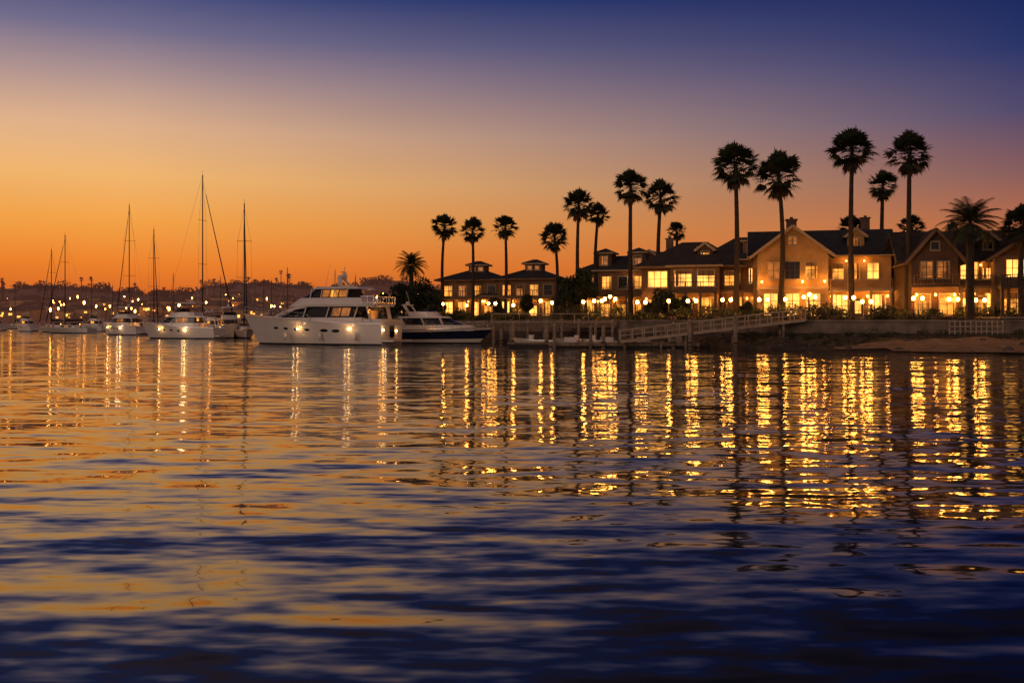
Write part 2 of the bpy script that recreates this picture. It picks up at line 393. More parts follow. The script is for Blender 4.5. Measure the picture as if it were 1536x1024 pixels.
def feathercrown(seed,nf=60):
    r=random.Random(seed); V=[];Fc=[]
    for i in range(nf):
        az=i*2.39996+r.uniform(-.3,.3); e=math.radians(-30+115*((i+.5)/nf))+r.uniform(-.12,.12); p=Vector((0,0,0)); hd=Vector((math.cos(az),math.sin(az),0)); side=Vector((-math.sin(az),math.cos(az),0))
        ang=e; L=r.uniform(.85,1.2); st=16
        for k in range(st):
            q=hd*math.cos(ang)+Vector((0,0,1))*math.sin(ang); p2=p+q*L/st
            a=len(V); V+=[p+side*.008,p-side*.008,p2-side*.008,p2+side*.008]; Fc.append((a,a+1,a+2,a+3))
            if k>1:
                for sg in (-1,1):
                  for h in (0,.5):
                    ll=(.26*math.sin(math.pi*(k+1)/(st+2))+.06)*r.uniform(.8,1.15); b=p+(p2-p)*h; t=b+(side*sg*.8+q*.6+Vector((0,0,-.35))).normalized()*ll; a=len(V)
                    V+=[b,b+q*.028,t]; Fc.append((a,a+1,a+2))
            p=p2; ang-=.055+.05*k/st
    m1=bpy.data.meshes.new('crown'); m1.from_pydata([tuple(q) for q in V],[],Fc); m1.materials.append(M['frond'])
    return m1,None
for s in range(6): crowns.append(fancrown(s+3,60+5*s))
fc=feathercrown(5)
PAL=[(667,341,150,20),(709,347,148,20),(758,341,146,19),(832,357,142,22),(868,308,128,24),(897,323,133,18),(946,282,121,28),(991,298,124,27),(1015,347,138,14),
(1103,250,104,36),(1168,266,104,35),(1278,228,100,37),(1324,280,116,24),(1364,232,98,35),(1278,345,135,23),(1368,342,128,20),(1535,338,93,34),(1640,260,90,36),(1720,300,86,36),(1900,240,84,38)]
for i,(px,py,d,rp) in enumerate(PAL):
    x=bx(px,d); zt=zy(py,d); g=2.55+max(0,min(1.2,(d-shore(px)[1])*.03)); r=rp/F*d*1.2*R.uniform(.95,1.05)
    o=O('palm_tree',x,d,g); h=zt-g; lean=(R.uniform(-.4,.4),R.uniform(-.3,.3))
    rings=[];ns=30;tr=.31 if d<125 else .28
    for k in range(ns+1):
        t=k/ns; cx=lean[0]*(math.sin(t*math.pi)); cy=lean[1]*math.sin(t*math.pi)
        rr_=tr*(1.35 if k==0 else 1)*(1-.40*t)*(1+.05*(k%2))
        rings.append([(cx+rr_*math.cos(a),cy+rr_*math.sin(a),-.2+(h+.2)*t) for a in [j*math.pi/5 for j in range(10)]])
    o.loft('trunk','trunk',rings,smooth=True); o.done()
    c1,c2=crowns[i%6]
    for mm in (c1,c2):
        q=bpy.data.objects.new(mm.name,mm); q.parent=o.e; q.location=(0,0,h); q.rotation_euler=(R.uniform(-.12,.12),R.uniform(-.12,.12),R.uniform(0,6)); q.scale=(r,r,r*R.uniform(.9,1.05)); scene.collection.objects.link(q)
for (px,py,d,rp) in [(1455,335,93,44),(617,398,160,25)]:
    x=bx(px,d); zt=zy(py,d); g=2.6; o=O('date_palm_tree',x,d,g); h=zt-g
    o.loft('trunk','trunk',[[((.42-.1*k/12)*(1+.07*(k%2))*math.cos(a),(.42-.1*k/12)*(1+.07*(k%2))*math.sin(a),h*k/12) for a in [j*math.pi/5 for j in range(10)]] for k in range(13)]); o.done()
    q=bpy.data.objects.new('crown',fc[0]); q.parent=o.e; q.location=(0,0,h); r=rp/F*d; q.scale=(r,r,r); scene.collection.objects.link(q)

# ------------------------------------------------------------------ broadleaf trees and hedges
def tree(px,d,top,rp,name='tree'):
    x=bx(px,d); g=2.6+max(0,(d-shore(px)[1])*.02); o=O(name,x,d,g); zt=zy(top,d)-g; r=rp/F*d
    o.cyl('trunk','trunk',(0,0,-.2),(R.uniform(-.2,.2),0,zt*.5),.22,.13,8)
    for k in range(6):
        a=k*1.05; o.cyl('limbs','trunk',(0,0,zt*R.uniform(.25,.45)),(math.cos(a)*r*.6,math.sin(a)*r*.6,zt*R.uniform(.55,.8)),.09,.04,6)
    for k in range(9):
        a=R.uniform(0,6.28); q=R.uniform(.1,.65)*r
        rr=r*R.uniform(.35,.6); quads(o,'foliage','leaf',(math.cos(a)*q,math.sin(a)*q,zt-rr-R.uniform(0,.55)*zt),(rr,rr,rr*.9),420,.34)
    o.done()
for a in [(588,165,436,20),(606,158,420,24),(634,152,412,26),(655,148,432,18),(862,124,392,26),(880,120,402,20),(842,128,415,16),(1002,112,428,26),(1028,110,440,14),(1508,97,385,40),(790,131,436,12),(975,109,452,12),(1340,112,395,20),(745,128,446,14),(1120,106,450,12)]: tree(*a)
def hedge(px0,px1,dd,h,name='hedge'):
    px=(px0+px1)/2; b=shore(px)[1]+dd; o=O(name,bx(px,b),b,2.55); a0=shore(px0)[1]+dd; a1=shore(px1)[1]+dd
    p0=Vector((bx(px0,a0)-bx(px,b),a0-b,0)); p1=Vector((bx(px1,a1)-bx(px,b),a1-b,0)); n=max(2,int((p1-p0).length/.9))
    for k in range(n):
        c=p0.lerp(p1,(k+.5)/n); hh=h*R.uniform(.65,1.2); quads(o,'foliage','leaf2',(c.x,c.y+R.uniform(-.3,.3),hh*.5),(.75,.6,hh*.6),260,.2)
    o.done()
for a in [(640,700,4,1.4),(715,790,4,1.0),(835,905,5,1.6),(940,1000,4.5,1.1),(1060,1120,5,1.2),(1205,1262,2.3,1.5),(1300,1345,3,1.1),(1345,1415,4.2,.95),(1455,1530,4.5,1.2),(1540,1700,4,1.3)]: hedge(*a)
def shrub(px,d,r):
    o=O('shrub',bx(px,d),d,2.55 if d>shore(px)[1] else 1.2); quads(o,'foliage','leaf2',(0,0,r*.7),(r,r,r*.9),700,.2); o.done()
for px in (1222,1244,1318,1330,1490,1505,1520,925,1060,1190,1135,1165,960,775,700,1025,1085,1262,1400,1445): shrub(px,shore(px)[1]+R.uniform(3,5),R.uniform(.6,1.15))

# ------------------------------------------------------------------ houses
def gable(o,cx,cy,W,D,z,rh,axis,rm,wm,over=.55,t=.2,trim='trim',part='roof'):
    def P(u,v,zz): return (cx+u,cy+v,zz) if axis=='y' else (cx+v,cy+u,zz)
    w=(W if axis=='y' else D)/2; l=(D if axis=='y' else W)/2; sl=rh/w; e=w+over; ez=z-over*sl; L_=l+over
    vs=[]
    for v in (-L_,L_):
        vs+=[P(-e,v,ez+t),P(0,v,z+rh+t),P(e,v,ez+t),P(e,v,ez),P(0,v,z+rh),P(-e,v,ez)]
    f=[(0,1,4,5),(1,2,3,4),(6,11,10,7),(7,10,9,8),(0,6,7,1),(1,7,8,2),(2,8,9,3),(0,5,11,6),(5,4,10,11),(4,3,9,10)]
    o.raw(part,rm,vs,f)
    o.raw('gable_walls',wm,[P(-w,-l,z-.02),P(w,-l,z-.02),P(0,-l,z+rh-.04),P(-w,l,z-.02),P(w,l,z-.02),P(0,l,z+rh-.04)],[(0,1,2),(3,5,4),(0,3,4,1),(1,4,5,2),(0,2,5,3)])
    for v in (-L_-.03,L_+.03):
        for sg in (-1,1): o.beam('bargeboards',trim,P(sg*e,v,ez+.06),P(0,v,z+rh+.06),.07,.3)
    for sg in (-1,1): o.beam('gutters',trim,P(sg*(e+.06),-L_,ez+.1),P(sg*(e+.06),L_,ez+.1),.12,.14)
def hip(o,cx,cy,W,D,z,rh,rm,over=.6,trim='trim',part='roof'):
    a=W/2+over; b=D/2+over; k=min(a,b)*.92
    if a>=b: r1,r2=(cx-a+k,cy),(cx+a-k,cy)
    else: r1,r2=(cx,cy-b+k),(cx,cy+b-k)
    v=[(cx-a,cy-b,z+.2),(cx+a,cy-b,z+.2),(cx+a,cy+b,z+.2),(cx-a,cy+b,z+.2),(*r1,z+rh),(*r2,z+rh)]
    f=[(0,1,5,4),(1,2,5),(2,3,4,5),(3,0,4)] if a>=b else [(0,1,4),(1,2,5,4),(2,3,5),(3,0,4,5)]
    o.raw(part,rm,v,f+[(3,2,1,0)])
    o.box('fascia',trim,(cx,cy,z+.09),(2*a-.06,2*b-.06,.2))
def win(o,face,u,z,wd,ht,m='lit',nx=2,nz=2,fr='trim',base=0):
    def B(part,mm,du,dz,off,su,sz,th):
        if face[0]=='f': o.box(part,mm,(face[1]+u+du,face[2]-off,z+dz),(su,th,sz))
        else: o.box(part,mm,(face[1]-off,face[2]+u+du,z+dz),(th,su,sz))
    B('windows',m,0,0,.02,wd,ht,.06)
    for s in (-1,1):
        B('window_frames',fr,s*(wd/2+.05),0,.06,.11,ht+.22,.14); B('window_frames',fr,0,s*(ht/2+.055),.055,wd,.11,.12)
    B('window_frames',fr,0,-ht/2-.15,.1,wd+.34,.07,.22)
    if m!='off' and R.random()<.6:
        q=R.choice((-1,1)); B('curtains','tan',q*wd*.36,0,.055,wd*R.uniform(.12,.24),ht*.98,.01)
    if m!='off' and R.random()<.4: hh=ht*R.uniform(.15,.4); B('blinds','tan',0,ht/2-hh/2,.057,wd*.98,hh,.01)
    for i in range(1,nx): B('mullions','trimd',-wd/2+wd*i/nx,0,.075,.07,ht,.03)
    for i in range(1,nz): B('mullions','trimd',0,-ht/2+ht*i/nz,.07,wd,.055,.03)
def wallbox(o,cx,cy,W,D,z0,z1,m,part='walls'): o.box(part,m,(cx,cy,(z0+z1)/2),(W,D,z1-z0))
def rail(o,x0,x1,y,z,m='trim',h=1.0,sp=.28,part='railing',y1=None):
    y1=y if y1 is None else y1
    o.beam(part,m,(x0,y,z+h),(x1,y1,z+h),.09,.08); o.beam(part,m,(x0,y,z+.12),(x1,y1,z+.12),.06,.06)
    n=max(1,int(math.hypot(x1-x0,y1-y)/sp))
    for i in range(n+1):
        t=i/n; X=x0+(x1-x0)*t; Y=y+(y1-y)*t; o.beam(part,m,(X,Y,z),(X,Y,z+h-.03),.09 if i%6==0 else .035,.09 if i%6==0 else .035)
def porch(o,x0,x1,yf,dep,z,h,roofm=None,colm='trim',deck=True,n=4):
    o.box('balcony_floor',colm,((x0+x1)/2,yf-dep/2-.01,z+h),(x1-x0,dep-.02,.24))
    o.box('porch_floor','pave',((x0+x1)/2,yf-dep/2-.15,z+.1),(x1-x0+.3,dep+.3,.2))
    for i in range(n):
        X=x0+.2+(x1-x0-.4)*i/(n-1)
        o.box('columns',colm,(X,yf-dep+.2,z+h/2),(.24,.24,h-.24)); o.box('columns',colm,(X,yf-dep+.2,z+.35),(.36,.36,.34)); o.box('columns',colm,(X,yf-dep+.2,z+h-.2),(.34,.34,.14))
    if deck: rail(o,x0+.05,x1-.05,yf-dep+.08,z+h+.12,colm); rail(o,x0+.06,x0+.06,yf-dep+.1,z+h+.12,colm,y1=yf-.1)
def dormer(o,x,y,z,wd,ht,m,rm,lit='litd',dp=2.6,hipr=False):
    wallbox(o,x,y+dp/2,wd,dp,z-.6,z+ht,m,'dormer_walls')
    if hipr: hip(o,x,y+dp/2,wd,dp,z+ht,.8,rm,.35,part='dormer_roof')
    else: gable(o,x,y+dp/2,wd,dp,z+ht,wd*.38,'y',rm,m,.3,.12,part='dormer_roof')
    win(o,('f',x,y),0,z+ht*.5,wd*.5,ht*.62,lit,2,1)
def chimney(o,x,y,z0,z1,s=.8):
    o.box('chimney','stone',(x,y,(z0+z1)/2),(s,s,z1-z0)); o.box('chimney','stone',(x,y,z1+.06),(s+.22,s+.22,.14)); o.box('chimney','trimd',(x,y,z1+.25),(.35,.35,.26))
def sconce(o,x,y,z,W=60,small=False):
    o.beam('sconce_bracket','iron',(x,y,z-.1),(x,y-.3,z-.1),.05,.05); o.sph('sconces','lamps',(x,y-.32,z),.09 if small else .12,8,1.3)
    o.light((x,y-.65,z),W*R.uniform(.55,1.0))
def door(o,x,y,z,m='litd'):
    o.box('door','trimd',(x,y-.03,z+1.05),(1.0,.08,2.1)); o.box('door_glass',m,(x,y-.08,z+1.25),(.62,.03,1.3))
    for s in (-1,1): o.box('door_frame','trim',(x+s*.56,y-.06,z+1.1),(.12,.12,2.2))
    o.box('door_frame','trim',(x,y-.06,z+2.2),(1.3,.14,.14))
def P(px,d,rot=0,name='house',z=2.75): return O(name,bx(px,d),d,z,rot)

# E  cream two-storey house with front gable
o=P(1228,110,-14,'cream_house')
wallbox(o,0,0,14,9,0,6.9,'yellow')
gable(o,0,.0,14,9,6.9,2.7,'x','roof','yellow',.6)
wallbox(o,-3.0,-5.2,7.2,3,0,6.9,'yellow','wing_walls')
gable(o,-3.0,-3.6,7.2,6.2,6.9,2.75,'y','roof','yellow',.65)
for x in (-4.9,-1.1): win(o,('f',x,-6.7),0,5.1,1.15,1.7,'litd' if x<-2 else 'lit',2,2)
win(o,('f',-3.0,-6.7),0,5.1,1.5,1.8,'off',3,2)
win(o,('f',-3.0,-6.7),0,8.2,.8,.8,'litd',2,2)
for x in (-5.2,-3,-.9): win(o,('f',x,-6.7),0,1.5,1.35,2.3,'litb',2,3)
for x,mm in ((1.7,'lit'),(3.3,'lit'),(5.2,'litb')): win(o,('f',x,-4.5),0,5.0,1.1,1.7,mm,2,2)
for x,mm in ((1.8,'litb'),(5.6,'litb')): win(o,('f',x,-4.5),0,1.4,1.7,2.3,mm,3,2)
door(o,3.7,-4.5,0,'litb')
for x in (-2,1.5): win(o,('l',-7,x),0,5,1.1,1.6,'lit')
porch(o,.75,6.95,-4.5,2.1,0,3.0,n=4)
o.box('belt_course','trim',(-3,-6.74,3.25),(7.3,.1,.28))
for x in (-6.4,.45): o.box('corner_boards','trim',(x,-6.71,3.45),(.22,.08,6.85))
for x,z in ((-6.1,3.9),(-2,3.9),(.2,3.9)): sconce(o,x,-6.75,z,85)
for x in (-4.1,-1.9): sconce(o,x,-6.75,2.2,75)
for x in (1.0,3.0,4.6,6.6): sconce(o,x,-4.55,2.4,60)
for x in (2.5,4.3): sconce(o,x,-4.55,6.1,50,True)
chimney(o,-2.9,.5,8.5,11.0,1.1); dormer(o,3.6,-3.3,7.4,1.7,1.5,'yellow','roof','litd')
o.done()
# D
o=P(1118,119,-16,'shingle_house')
wallbox(o,0,0,9.5,8,0,6.8,'ochre'); hip(o,0,0,9.5,8,6.8,3.0,'roof')
dormer(o,.9,-3.4,7.3,2.0,1.7,'tan','roof','litd',hipr=True)
for x,mm in ((-3.3,'lit'),(-1,'lit'),(1.2,'litb'),(3.4,'litd')): win(o,('f',x,-4),0,5.0,1.2,1.7,mm)
for x in (-3.2,-.8,1.6): win(o,('f',x,-4),0,1.5,1.5,2.1,'lit')
porch(o,-4.7,4.7,-4,1.9,0,3.1,n=5,colm='tan'); door(o,3.6,-4,0)
for x in (-4.2,-2,.4,2.6): sconce(o,x,-4.05,2.4,55)
sconce(o,2.3,-4.05,5.9,50)
o.done()
# C
o=P(1042,120,-18,'lodge_house')
wallbox(o,0,0,11.2,9,0,6.0,'brown'); hip(o,0,0,11.2,9,6.0,3.3,'roof2',.9,trim='tan')
wallbox(o,.8,-5.2,5.4,1.9,0,6.0,'tan','bay_walls'); hip(o,.8,-4.4,5.4,3.6,6.0,1.5,'roof2',.6)
win(o,('f',.8,-6.15),-1.3,4.7,1.9,1.8,'litb',3,2); win(o,('f',.8,-6.15),1.3,4.7,1.9,1.8,'litb',3,2)
win(o,('f',-3.7,-4.5),0,4.7,2.2,1.8,'litb',3,2); win(o,('f',4.6,-4.5),0,4.7,1.1,1.6,'lit')
for x in (-4.4,-2.8): win(o,('f',x,-4.5),0,1.3,1.1,1.9,'lit')
for x in (-.7,2.2): win(o,('f',x,-6.15),0,1.4,1.9,2.1,'lit',3,2)
dormer(o,1.6,-2.9,6.9,1.8,1.3,'brown','roof2','lit')
porch(o,-1.9,3.5,-6.15,1.5,0,3.1,colm='trimd',n=4)
for x in (-1.7,.8,3.2): sconce(o,x,-6.2,2.3,55)
for x in (-5,-3.6,4.8): sconce(o,x,-4.55,2.4,55)
chimney(o,-3.2,1.2,7.5,9.8)
o.done()
# B
o=P(932,136,-20,'inn_building')
wallbox(o,0,0,9,8,0,6.4,'tan'); hip(o,0,0,9,8,6.4,2.3,'roof',.7)
for x in (-1.6,3.0): dormer(o,x,-3.3,7.0,2.1,1.8,'brown','roof','litd',hipr=True)
for x,mm in ((-3.2,'litd'),(-1,'lit'),(1.2,'off'),(3.4,'lit')): win(o,('f',x,-4),0,4.9,1.2,1.6,mm)
for x in (-3.2,-1,1.2,3.4): win(o,('f',x,-4),0,1.5,1.5,2.1,'lit',3,2)
porch(o,-4.4,4.4,-4,2.0,0,3.1,n=5,colm='tan')
for x in (-4,-2.1,.1,2.3,4.1): sconce(o,x,-4.05,2.4,60)
sconce(o,2.3,-4.05,5.6,35,True)
o.done()
o=P(985,141,-20,'gabled_house')
wallbox(o,0,0,7,8,0,6.8,'ochre'); gable(o,0,0,7,8,6.8,2.6,'x','roof','ochre')
dormer(o,-.3,-3.4,7.2,2.0,1.6,'brown','roof','lit')
for x,mm in ((-2,'litd'),(0,'lit'),(2,'lit')): win(o,('f',x,-4),0,5,1.1,1.6,mm); win(o,('f',x,-4),0,1.5,1.3,2,'lit'); sconce(o,x+.9,-4.05,2.6,45)
o.done()
# A
for px,Wd,dd in ((716,9.2,154),(800,8.6,150)):
    o=P(px,dd,-14,'waterfront_villa',3.0)
    wallbox(o,0,0,Wd,8,0,5.6,'tan'); hip(o,0,0,Wd,8,5.6,1.9,'roof',.9,trim='tan')
    wallbox(o,.4,-.5,2.6,2.2,6.6,8.0,'brown','cupola_walls'); hip(o,.4,-.5,2.6,2.2,8.0,.8,'roof',.5,part='cupola_roof')
    win(o,('f',.4,-1.6),-.6,7.5,.7,.5,'litd',1,1); win(o,('f',.4,-1.6),.6,7.5,.7,.5,'litd',1,1)
    for k in range(4):
        x=-Wd/2+1.2+k*(Wd-2.4)/3; win(o,('f',x,-4),0,4.1,1.2,1.5,('lit','litd','lit','off')[(k+px)%4]); win(o,('f',x,-4),0,1.4,1.4,2.0,'lit' if k%2 else 'litb')
        sconce(o,x+.95 if k<3 else x-1.0,-4.05,2.5,50)
    porch(o,-Wd/2+.2,Wd/2-.2,-4,1.8,0,2.9,n=5,colm='tan')
    wallbox(o,-Wd/2-1.8,.5,3.6,6,0,3.2,'ochre','annex_walls'); hip(o,-Wd/2-1.8,.5,3.6,6,3.2,1.2,'roof',.4,part='annex_roof')
    win(o,('f',-Wd/2-1.8,-2.5),0,1.5,1.6,1.6,'lit',3,2)
    o.done()
# F
o=P(1330,128,-12,'shingle_house')
wallbox(o,0,0,13,9,0,7.8,'tan'); hip(o,0,0,13,9,7.8,3.0,'roof',.7,trim='tan')
chimney(o,-2.8,-1.2,9.0,12.9,1.0); dormer(o,2.2,-3.6,8.4,2.0,1.6,'tan','roof','litd')
for x in (-4.5,-1.5,1.5,4.5): win(o,('f',x,-4.5),0,5.8,1.3,1.7,'lit'); win(o,('f',x,-4.5),0,2,1.4,2,'lit')
for x in (-3,0,3): sconce(o,x,-4.55,3,60)
o.done()
# G
o=P(1418,101,-12,'craftsman_house')
wallbox(o,0,0,9.2,8,0,6.0,'brown'); gable(o,0,0,9.2,8,6.0,2.7,'x','roof2','brown',.8,trim='trimd')
wallbox(o,-2.2,-4.8,4.2,2.6,0,6.0,'brown','wing_walls'); gable(o,-2.2,-3.5,4.2,5.2,6.0,2.5,'y','roof2','brown',.7,trim='tan')
win(o,('f',-2.2,-6.1),-.75,4.7,1.0,1.5,'litd',2,3); win(o,('f',-2.2,-6.1),.75,4.7,1.0,1.5,'litd',2,3); win(o,('f',-2.2,-6.1),0,7.0,.7,.7,'off')
for x,mm in ((1.3,'litb'),(3.3,'litb')): win(o,('f',x,-4),0,4.7,1.5,1.6,mm,3,2)
for x in (-3.3,-1.1): win(o,('f',x,-6.1),0,1.4,1.3,1.9,'lit')
for x in (1.0,3.6): win(o,('f',x,-4),0,1.4,1.6,2.1,'litb',3,2)
door(o,2.3,-4,0,'lit'); porch(o,0,4.55,-4,2.2,0,3.0,colm='trimd',n=4)
rail(o,-4.2,-.2,-6.9,3.2,'tan'); o.box('balcony_floor','trimd',(-2.2,-6.5,3.1),(4.1,.8,.16))
for x in (-3.9,-2.2,-.5): sconce(o,x,-6.15,2.3,60)
for x in (.5,1.7,4.2): sconce(o,x,-4.05,2.4,60)
sconce(o,2.3,-4.05,5.2,45,True)
dormer(o,3.2,-3.2,6.6,1.6,1.2,'brown','roof2','off'); chimney(o,1.0,1.5,7.5,9.6)
o.done()
# H
o=P(1545,98,-12,'craftsman_house')
wallbox(o,0,0,8.5,8,0,6.0,'tan'); gable(o,0,0,8.5,8,6.0,2.9,'y','roof2','brown',.9,trim='tan')
win(o,('f',-2.4,-4),0,4.8,1.6,1.6,'litb',3,2); win(o,('f',1.5,-4),0,4.8,1.6,1.6,'lit',3,2)
for x in (-2.6,0,2.6): win(o,('f',x,-4),0,1.5,1.6,2.0,'lit',3,2); sconce(o,x+1.25,-4.05,2.5,55)
porch(o,-4.2,4.2,-4,2,0,3.0,colm='trimd',n=4); sconce(o,-.5,-4.05,5.6,50)
o.done()
o=P(1700,96,-12,'tan_house'); wallbox(o,0,0,12,8,0,6,'tan'); hip(o,0,0,12,8,6,3,'roof')
for x in (-4,0,4): win(o,('f',x,-4),0,4.6,1.6,1.6,'lit'); win(o,('f',x,-4),0,1.5,1.6,2,'lit'); sconce(o,x+1.5,-4.05,2.5,55)
o.done()

# ------------------------------------------------------------------ street lamps
def lamp(px,dd,zt,n=1,W=55,r=.17,name='street_lamp'):
    b=shore(px)[1]+dd; g=2.55; o=O(name,bx(px,b),b,g); h=zt-g
    o.cyl('post','iron',(0,0,0),(0,0,h-.25),.06,.045,8); o.cyl('base','iron',(0,0,0),(0,0,.45),.14,.09,8)
    offs=[0] if n==1 else ([-.42,.42] if n==2 else [-.55,0,.55])
    if n>1: o.beam('arm','iron',(offs[0],0,h-.32),(offs[-1],0,h-.32),.05,.05)
    for q in offs:
        hh=h+(.25 if (n==3 and q==0) else 0)
        o.cyl('collar','iron',(q,0,hh-.32),(q,0,hh-.18),.05,.1,8); o.sph('globe','lamp',(q,0,hh),r,10,1.15); o.cyl('cap','iron',(q,0,hh+r*1.05),(q,0,hh+r*1.05+.14),.11,.02,8)
    o.light((0,-.45,h+.05),W*n**.5,r=.2); o.done()
for a in [(625,3,4.9),(665,3,5.0),(700,2,4.6),(738,2,4.7,2),(770,2.2,4.4),(811,2,4.8),(828,9,4.7),(875,2,4.6),(897,2.5,4.7,2),(915,3,4.9,3),(962,2,4.5,2),(1003,2,4.6),(1038,2,4.6,2),(1090,3,4.7,2),(1145,3.5,4.7,2),(1178,4,4.7),(1214,3.8,4.9,3),(1274,3.5,4.8,2),(1300,3,4.4,2),(1377,3.5,4.7,2),(1430,4,4.6,2),(1470,3.2,4.5,2),(1560,4,4.8),(1640,4,4.8)]: lamp(*a)

# ------------------------------------------------------------------ docks
o=O('pier',bx(830,104),104,0)
o.box('deck','wood',(0,0,2.25),(13,2.6,.18)); o.box('stringer','wood',(0,-1.2,2.02),(13,.16,.28))
for k in range(8):
    for y in (-1.25,1.2): o.cyl('pilings','pile',(-6.2+k*1.75,y,-1),(-6.2+k*1.75,y,2.75 if y<0 else 2.1),.17,.15)
rail(o,-6.4,6.4,-1.35,2.34,'rail',.95,1.3)
for k in range(32): o.box('planks','pile',(-6.4+k*.41,-1.34,2.26),(.36,.1,.2))
o.done()
o=O('floating_dock',bx(935,94.5),94.5,0)
o.box('deck','wood',(0,0,.42),(14,2.4,.2)); o.box('floats','rubber',(0,0,.15),(13.6,2.1,.34)); o.box('fascia','pile',(0,-1.24,.36),(14,.08,.3))
o.box('finger','wood',(-9.0,.4,.42),(4,1.6,.18)); o.box('floats','rubber',(-9,.4,.15),(3.8,1.4,.34))
for x,h in ((-6.6,2.2),(-3.2,2.0),(0,2.3),(3.4,2.0),(6.3,2.4)): o.cyl('pilings','pile',(x,-1.35,-1),(x,-1.35,h),.17,.15); o.cyl('piling_caps','trim',(x,-1.35,h),(x,-1.35,h+.15),.17,.03)
for x in (-5,-1.5,2,5): o.box('dock_boxes','white2',(x,.6,.75),(1.2,.55,.5))
o.done()
o=O('gangway',0,0,0)
a=Vector((bx(930,93),93,.62)); b=Vector((bx(1205,94.3),94.3,2.62))
for s in (-.7,.7):
    A=a+Vector((0,s,0));B=b+Vector((0,s,0)); o.beam('stringer','rail',A,B,.12,.25); o.beam('handrail','rail',A+Vector((0,0,1.05)),B+Vector((0,0,1.05)),.10,.10); o.beam('midrail','rail',A+Vector((0,0,.55)),B+Vector((0,0,.55)),.06,.07)
    n=16
    for k in range(n+1):
        q=A.lerp(B,k/n); o.beam('posts','rail',q,q+Vector((0,0,1.05)),.10,.10)
o.beam('deck','wood',a+Vector((0,0,.08)),b+Vector((0,0,.08)),1.3,.08)
for t in (.35,.62,.88):
    q=a.lerp(b,t)
    for s in (-.6,.6): o.cyl('pilings','pile',(q.x,q.y+s,-1),(q.x,q.y+s,q.z),.14,.13)
o.done()
for px,d,h in ((1103,91,3.1),(1035,92.5,2.5),(1010,93,2.3),(905,93,1.9),(820,96,2.0),(770,101,2.3),(752,103,2.2)):
    o=O('mooring_piling',bx(px,d),d,0); o.cyl('pile','pile',(0,0,-1.5),(0,0,h),.2,.18,10); o.cyl('cap','trim',(0,0,h),(0,0,h+.2),.2,.04,10)
    for z in (.1,.5): o.cyl('bands','rubber',(0,0,z),(0,0,z+.12),.215,.215,10)
    o.done()
o=O('railing_fence',0,0,0); prev=None
for px in range(1424,1506,8):
    b=shore(px)[1]-.9; q=Vector((bx(px,b),b,1.25))
    o.beam('posts','rail',q,q+Vector((0,0,1.35)),.1,.1)
    if prev:
        for h in (.35,.8,1.25): o.beam('rails','rail',prev+Vector((0,0,h)),q+Vector((0,0,h)),.06,.09)
    prev=q
o.done()
o=O('patio_railing',0,0,0); prev=None
for px in range(1000,1420,9):
    b=shore(px)[1]+.3; q=Vector((bx(px,b),b,2.6)); o.beam('posts','iron',q,q+Vector((0,0,.95)),.05,.05)
    if prev:
        for h in (.4,.93): o.beam('rails','iron',prev+Vector((0,0,h)),q+Vector((0,0,h)),.04,.05)
    prev=q
o.done()

# ------------------------------------------------------------------ boats
def hull(o,L,W,s0,s1,top='white',bot='boot',rake=.10,stripe=None,stern=.88,z0=-.4,bul=1.0):
    ns=22
    def bd(t): return W/2*(stern+(1-stern)*min(1,t/.35))*(max(0,1-max(0,(t-.38)/.62)**2.4))**.85+.03
    def bw(t): return W/2*.88*stern**.5*(max(0,1-max(0,(t-.25)/.75)**1.9))+.02
    def sz(t): return s0+(s1-s0)*t**1.7
    secs=[]
    for i in range(ns+1):
        t=i/ns; S=sz(t); pts=[]
        for k,fz in enumerate((z0,.0,.14,.30,.62,.82,1.0)):
            z=z0 if k==0 else (0.0 if k==1 else (.16 if k==2 else S*fz)); u=max(0,z/S)
            hb=(0.02 if k==0 else bw(t)+(bd(t)-bw(t))*u**.8); xx=-L/2+L*t*(1-rake*(1-max(0,z)/S)**1.0)
            if k==0: xx=-L/2+L*t*(1-rake*1.5)
            pts.append((xx,hb,z))
        secs.append(pts)
    rowm=[bot,bot,top,stripe or top,stripe or top,top]
    for sg in (-1,1):
        for k in range(6):
            v=[];f=[]
            for s in secs: v+=[(s[k][0],sg*s[k][1],s[k][2]),(s[k+1][0],sg*s[k+1][1],s[k+1][2])]
            for i in range(ns): f.append((2*i,2*i+2,2*i+3,2*i+1))
            o.raw('bottom' if rowm[k]==bot else ('topsides' if rowm[k]==top else 'hull_stripe'),rowm[k],v,f,True)
    s=secs[0]; v=[(q[0],-q[1],q[2]) for q in s]+[(q[0],q[1],q[2]) for q in reversed(s)]; o.raw('transom',top,v,[tuple(range(len(v)))])
    v=[];f=[]
    for s in secs: v+=[(s[-1][0],-s[-1][1]*.97,s[-1][2]-.06),(s[-1][0],s[-1][1]*.97,s[-1][2]-.06)]
    for i in range(ns): f.append((2*i,2*i+2,2*i+3,2*i+1))
    o.raw('deck',top,v,f)
    for sg in (-1,1):
        for i in range(ns): o.beam('rub_rail','steel' if top!='navy' else 'white',(secs[i][-1][0],sg*(secs[i][-1][1]+.02),secs[i][-1][2]-.02),(secs[i+1][-1][0],sg*(secs[i+1][-1][1]+.02),secs[i+1][-1][2]-.02),.07,.08)
    def at(t,u):
        S=sz(t); z=S*u; return (-L/2+L*t*(1-rake*(1-u)), bw(t)+(bd(t)-bw(t))*u**.8, z)
    return secs,at
